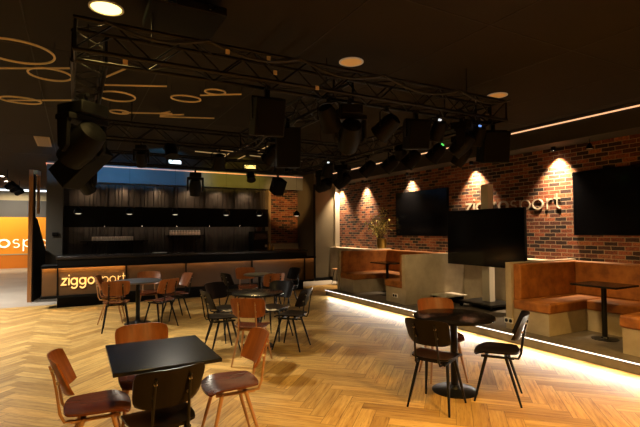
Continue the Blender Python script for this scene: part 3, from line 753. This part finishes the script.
par(2.05, 3.57, ZB-.016, .6, DN*.75, .8, 'black can light under the near truss left of the yoke light')
speaker(3.12, 3.6, ZB-.016, -1.9, .22, .22, .30, .15, 'black box speaker under the near truss right of the centre')
par(4.25, 6.1, ZB-.016, 2.2, DN*.72, .9, 'black can light under the right truss just beyond the farther green pilot lamp')
par(4.25, 5.5, ZB-.016, 2.2, DN*.72, .9, 'black can light with green pilot lamp on the right truss, farther from the corner', None, EGREEN)
par(4.25, 5.0, ZB-.016, 2.2, DN*.75, .9, 'black can light under the right truss between the two green pilot lamps', None, None)
par(4.25, 4.5, ZB-.016, 2.0, DN*.75, .85, 'black can light under the right truss with a green pilot lamp, close to the corner', None, EGREEN)
moving_head(4.30, 4.1, ZB-.016, 2.0, DN*.8, .7, 'black moving light under the right truss beside the corner speaker', None)
speaker(4.28, 3.60, ZB-.016, -2.1, .30, .28, .36, .2, 'black box speaker hanging from the right corner of the rig')
moving_head(4.25, 7.6, ZB-.016, 1.8, DN*.6, .85, 'black moving light under the far half of the right truss')
speaker(3.93, 9.12, ZB-.016, -1.4, .24, .26, .34, .5, 'small black speaker tilted under the back truss before the brick niche')
par(3.8, 6.65, ZB-.016, 1.4, DN*.8, .8, 'black can light under the right part of the middle truss', None, EPALE)
par(3.4, 3.57, ZB-.016, 1.4, DN*.8, .7, 'black can light under the near truss with a white pilot lamp', None, EPALE)
par(4.0, 3.57, ZB-.016, 1.4, DN*.8, .7, 'black can light under the near truss with a blue pilot lamp', None, EBLU2)
par(1.9, 6.65, ZB-.016, 1.4, DN*.8, .8, 'black can light under the middle truss left of the centre')
par(2.9, 6.65, ZB-.016, 1.4, DN*.8, .8, 'black can light under the middle truss right of the centre')
par(2.72, 3.57, ZB-.016, 1.9, DN*.7, .85, 'black can light under the near truss between the yoke light and the box speaker')
moving_head(3.75, 3.57, ZB-.016, 2.2, DN*.75, .7, 'black moving light under the near truss left of the blue pilot lamp')
par(2.30, 5.5, ZB-.016, 1.9, DN*.7, .9, 'black can light under the far half of the centre truss')
moving_head(4.25, 6.9, ZB-.016, 2.2, DN*.7, .8, 'black moving light under the right truss between the can lights and the far end')
# wash lights aimed at the fascia
def wash(x, y, z, tgt, lens, col, energy, size, label, flap=0):
    q = empty('wash_light', (x, y, z), 0, label, 'stage light', 'wash lights on the back truss'); d = (Vector(tgt)-Vector((x,y,z))).normalized()
    R = d.to_track_quat('Z', 'Y').to_matrix()
    M().obox((0,0,0), (.14,.05,.05), R).build('housing', MBLK, q, bevel=.008); M().obox(d*-.052, (.12,.035,.004), R).build('rear_lamps', lens, q); M().obox(d*.052, (.12,.035,.004), R).build('lens', lens, q)
    M().tube([(-.15,0,0),(-.15,0,.07),(.15,0,.07),(.15,0,0)], .008, 6).build('bracket', MBLKM, q)
    if flap:
        a = d*.055; b_ = d*.36; w0, w1 = .10, .34; sd = Vector((1,0,0)); dz = Vector((0,0,1))
        P = [a - sd*w0 - dz*.010, a + sd*w0 - dz*.010, Vector((b_.x,b_.y,0)) + sd*w1 - dz*flap, Vector((b_.x,b_.y,0)) - sd*w1 - dz*flap]
        M().add(P + [p - dz*.003 for p in P], [(0,1,2,3),(7,6,5,4),(0,4,5,1),(1,5,6,2),(2,6,7,3),(3,7,4,0)]).build('barn_door', MBLK, q)
    l = light('SPOT', 'wash_lamp', d*.07, energy, col, target=d*2, spot_size=size, spot_blend=.6, shadow_soft_size=.008); l.parent = q
wash(1.75, 9.33, 2.98, (1.75, 13.3, 3.12), EBLUE, (.07,.45,1), 330, 1.0, 'blue-white wash light on the back truss left of the crossed tubes', .006)
wash(.05, 9.33, 2.98, (.1, 13.3, 3.14), EBLUE, (.10,.46,1), 260, .9, 'blue wash light at the left end of the back truss', .006)
wash(3.35, 9.33, 2.98, (4.1, 13.3, 3.08), EYEL, (1,.70,.08), 480, .7, 'yellow wash light on the back truss right of the crossed tubes', .006)
# amber wash on the brick niche
wash(4.2, 9.33, 2.98, (6.2, 13.7, 2.6), MSCREEN, (1,.55,.18), 700, .42, 'amber wash light at the right end of the back truss')
# stage wash over the dance floor
def flood(x, y, tgt, col, e, size, label, soft=.10):
    q = empty('flood_light', (x, y, ZB-.10), 0, label, 'stage light', 'flood lights on the trusses'); d = (Vector(tgt)-Vector((x,y,ZB-.1))).normalized(); R = d.to_track_quat('Z', 'Y').to_matrix()
    M().lathe([(.05,-.11),(.08,-.09),(.09,.08),(.10,.10),(.085,.10)], 20, (0,0,0), R).build('barrel', MBLK, q); M().lathe([(.084,.094),(.084,.098)], 18, (0,0,0), R).build('lens', EWHITE, q)
    M().tube([(-.1,0,0),(-.1,0,.09),(.1,0,.09),(.1,0,0)], .008, 6).build('bracket', MBLKM, q)
    l = light('SPOT', 'flood_lamp', d*.11, e, col, target=d*2, spot_size=size, spot_blend=1, shadow_soft_size=soft); l.parent = q
flood(4.25, 5.25, (6.6, 7.4, .3), (1,.70,.32), 190, 1.5, 'added flood light on the right truss brightening the far booth')  # added to brighten the far booth and its end panel
flood(4.25, 3.9, (6.4, 3.3, .3), (1,.66,.26), 190, 1.7, 'added flood light on the right truss brightening the near booth')  # added to brighten the near booth
flood(1.2, 6.65, (1.4, 5.6, 0), (1,.88,.68), 420, 2.3, 'lit flood light on the middle truss aimed at the floor')
flood(3.3, 9.12, (3.0, 7.4, 0), (1,.66,.28), 110, 2.2, 'lit flood light on the back truss before the small far table')

# black flat case above the near truss, cables
q = empty('ceiling_projector', (.74, 3.60, 3.20), 0, 'flat black box hung above the left part of the near truss', 'projector')
M().box(-.28,.28,-.25,.25,.06,.13).build('housing', MBLK, q, bevel=.01); M().box(-.28,-.10,-.255,-.25,.07,.12).build('sheen_strip', mat('cool_sheen', (.10,.14,.18), .25, .8), q); M().tube([(-.2,0,.13),(-.2,0,.2)], .012, 6).tube([(.2,0,.13),(.2,0,.2)], .012, 6).build('bracket', MBLKM, q)  # bluish front strip is a reflected streak put into the colour
M().lathe([(.025,0),(.025,.03)], 20, (.15,-.25,.095), rot('X', PI/2)).build('lens', MSCREEN, q)
def cable(pts, r, label):
    P = [Vector(p) for p in pts]; out = []
    for i in range(len(P)-1):
        for k in range(8):
            t_ = k/8; p = P[i].lerp(P[i+1], t_); p.z -= .10*math.sin(PI*t_)*min(1, (P[i+1]-P[i]).length); out.append(p)
    out.append(P[-1]); tag(M().tube(out, r, 6).build('black_cable', MCABLE), label, 'cable', 'cables on the trusses')
cable([(.16,3.45,3.08),(.9,3.45,3.085),(1.7,3.45,3.085),(2.6,3.45,3.085),(3.6,3.45,3.085),(4.4,3.45,3.085)], .014, 'black cable sagging along the top of the near truss')
cable([(-.02,3.8,2.87),(-.03,4.8,2.86),(-.02,5.8,2.86),(-.03,7.2,2.86),(-.02,8.8,2.86)], .014, 'black cable sagging along the side of the left truss')
cable([(4.27,3.8,2.87),(4.27,4.8,2.86),(4.27,5.8,2.86),(4.27,7.2,2.86),(4.27,8.8,2.86)], .014, 'black cable sagging along the side of the right truss')
cable([(2.20,3.8,2.87),(2.19,4.5,2.86),(2.19,5.4,2.86),(2.2,6.4,2.86)], .012, 'black cable sagging along the centre truss')

# ------------------------------------------------------------------ far left room
q = empty('folding_partition', (-.87, 12.1, 0), -.17, 'tall black folding partition with copper edges left of the bar', 'partition')
M().prism([(0,0),(1.2,0),(1.2,1.15),(.40,1.90),(.06,1.95)], lambda a, b_, d: (d, a, b_), -.02, .02).build('leaf', MBLK, q)
M().box(-.05,.03,-.06,0.0,0,3.0).build('leaf_edge', MCOP, q); M().box(-.03,.05,.002,.10,0,3.0).build('post', MBLK, q); M().box(.05,.10,.20,.26,2.0,2.9).build('copper_strip', MCOP, q)
M().box(-.03,.10,.0,.30,2.9,3.0).build('top_rail', MCOP, q)
q = empty('track_spots', (-1.75, 17.4, CEIL), 0, 'ceiling track with three black spots in the far left room', 'track lights')
M().box(-.02,.02,-2.0,2.0,-.30,-.26).build('rail', MBLKM, q)
for y in (-1.6, 1.6): M().tube([(0,y,-.26),(0,y,0)], .01, 6).build('hanger', MBLKM, q)
for y in (-1.5, -.4, .9): M().lathe([(.06,-.14),(.09,-.10),(.10,.12),(.085,.12)], 18, (.06,y,-.46), rot('Y', 1.0) @ rot('X', .4)).tube([(0,y,-.30),(.04,y,-.42)], .012, 6).build('spot_head', MBLK, q)
for k, (x, y) in enumerate(((-2.16,17.7),(-2.12,19.4))):
    q = empty('recessed_lamp', (x, y, CEIL), 0, ('nearer' if k == 0 else 'farther') + ' bright round lamp in the ceiling of the far left room', 'downlight', 'lamps in the far left room')
    M().lathe([(.14,0),(.14,-.01),(.12,-.012),(.115,-.004)], 28).build('rim', MWHITE, q); M().lathe([(.114,-.003),(.114,-.007)], 28).build('lens', EWHITE, q)
    l = light('SPOT', 'recessed_lamp_light', (0,0,-.02), 160, (1,.88,.70), spot_size=2.4, spot_blend=.8, shadow_soft_size=.1); l.parent = q
for k, x in enumerate((-2.2, -4.2)):
    q = empty('recessed_lamp', (x, 22.0, CEIL), 0, ('right' if k == 0 else 'left') + ' lamp close to the orange wall, washing it', 'downlight', 'lamps in the far left room')
    M().lathe([(.14,0),(.14,-.01),(.12,-.012),(.115,-.004)], 28).build('rim', MWHITE, q); M().lathe([(.114,-.003),(.114,-.007)], 28).build('lens', EWHITE, q)
    l = light('SPOT', 'recessed_lamp_light', (0,0,-.02), 520, (1,.80,.50), spot_size=2.4, spot_blend=.9, shadow_soft_size=.1); l.parent = q; l.rotation_euler = (math.radians(30), 0, 0)
for k, (x, y) in enumerate(((-2.6, 12.5), (-1.75, 8.4))):
    q = empty('recessed_lamp', (x, y, CEIL), 0, ('left-hand passage lamp beside the folding partition', 'left-hand passage lamp nearer the camera')[k], 'downlight', 'lamps in the left passage')
    M().lathe([(.14,0),(.14,-.01),(.12,-.012),(.115,-.004)], 28).build('rim', MWHITE, q); M().lathe([(.114,-.003),(.114,-.007)], 28).build('lens', EWHITE, q)
    l = light('SPOT', 'recessed_lamp_light', (0,0,-.02), (1700, 1500)[k], (1,.91,.78), spot_size=2.5, spot_blend=.9, shadow_soft_size=.12); l.parent = q
q = empty('wall_plate', (-.44, 13.3, 1.52), 0, 'small dark switch plate on the alcove wall left of the bar', 'switch')
M().box(-.07,.07,-.02,-.001,-.045,.045).build('plate', MBLK, q); M().box(-.05,.05,-.026,-.02,-.025,.025).build('rocker', MBLKM, q)

# step led as a real light strip
l = light('AREA', 'step_led_lamp', (5.355, 3.3, .10), 75, (1,.90,.74), target=(4.9, 3.3, -.25), shape='RECTANGLE', size=12.4, size_y=.03)
l.rotation_euler = (Vector((-.5, 0, -.34))).to_track_quat('-Z', 'Y').to_euler()
import mathutils
zz = Vector((.80,0,.30)).normalized(); xx = Vector((0,1,0)); yy = zz.cross(xx)
l.matrix_world = Matrix.Translation((5.355,3.2,.10)) @ Matrix((xx, yy, zz)).transposed().to_4x4()

w = bpy.data.worlds.new('world'); scn.world = w; w.use_nodes = True
w.node_tree.nodes['Background'].inputs[0].default_value = (.02,.015,.01,1); w.node_tree.nodes['Background'].inputs[1].default_value = 1
vs = scn.view_settings; vs.view_transform = 'Standard'; vs.look = 'None'; vs.gamma = 1; vs.exposure = 0; vs.use_curve_mapping = False
scn.cycles.sample_clamp_indirect = 3; scn.cycles.use_denoising = True
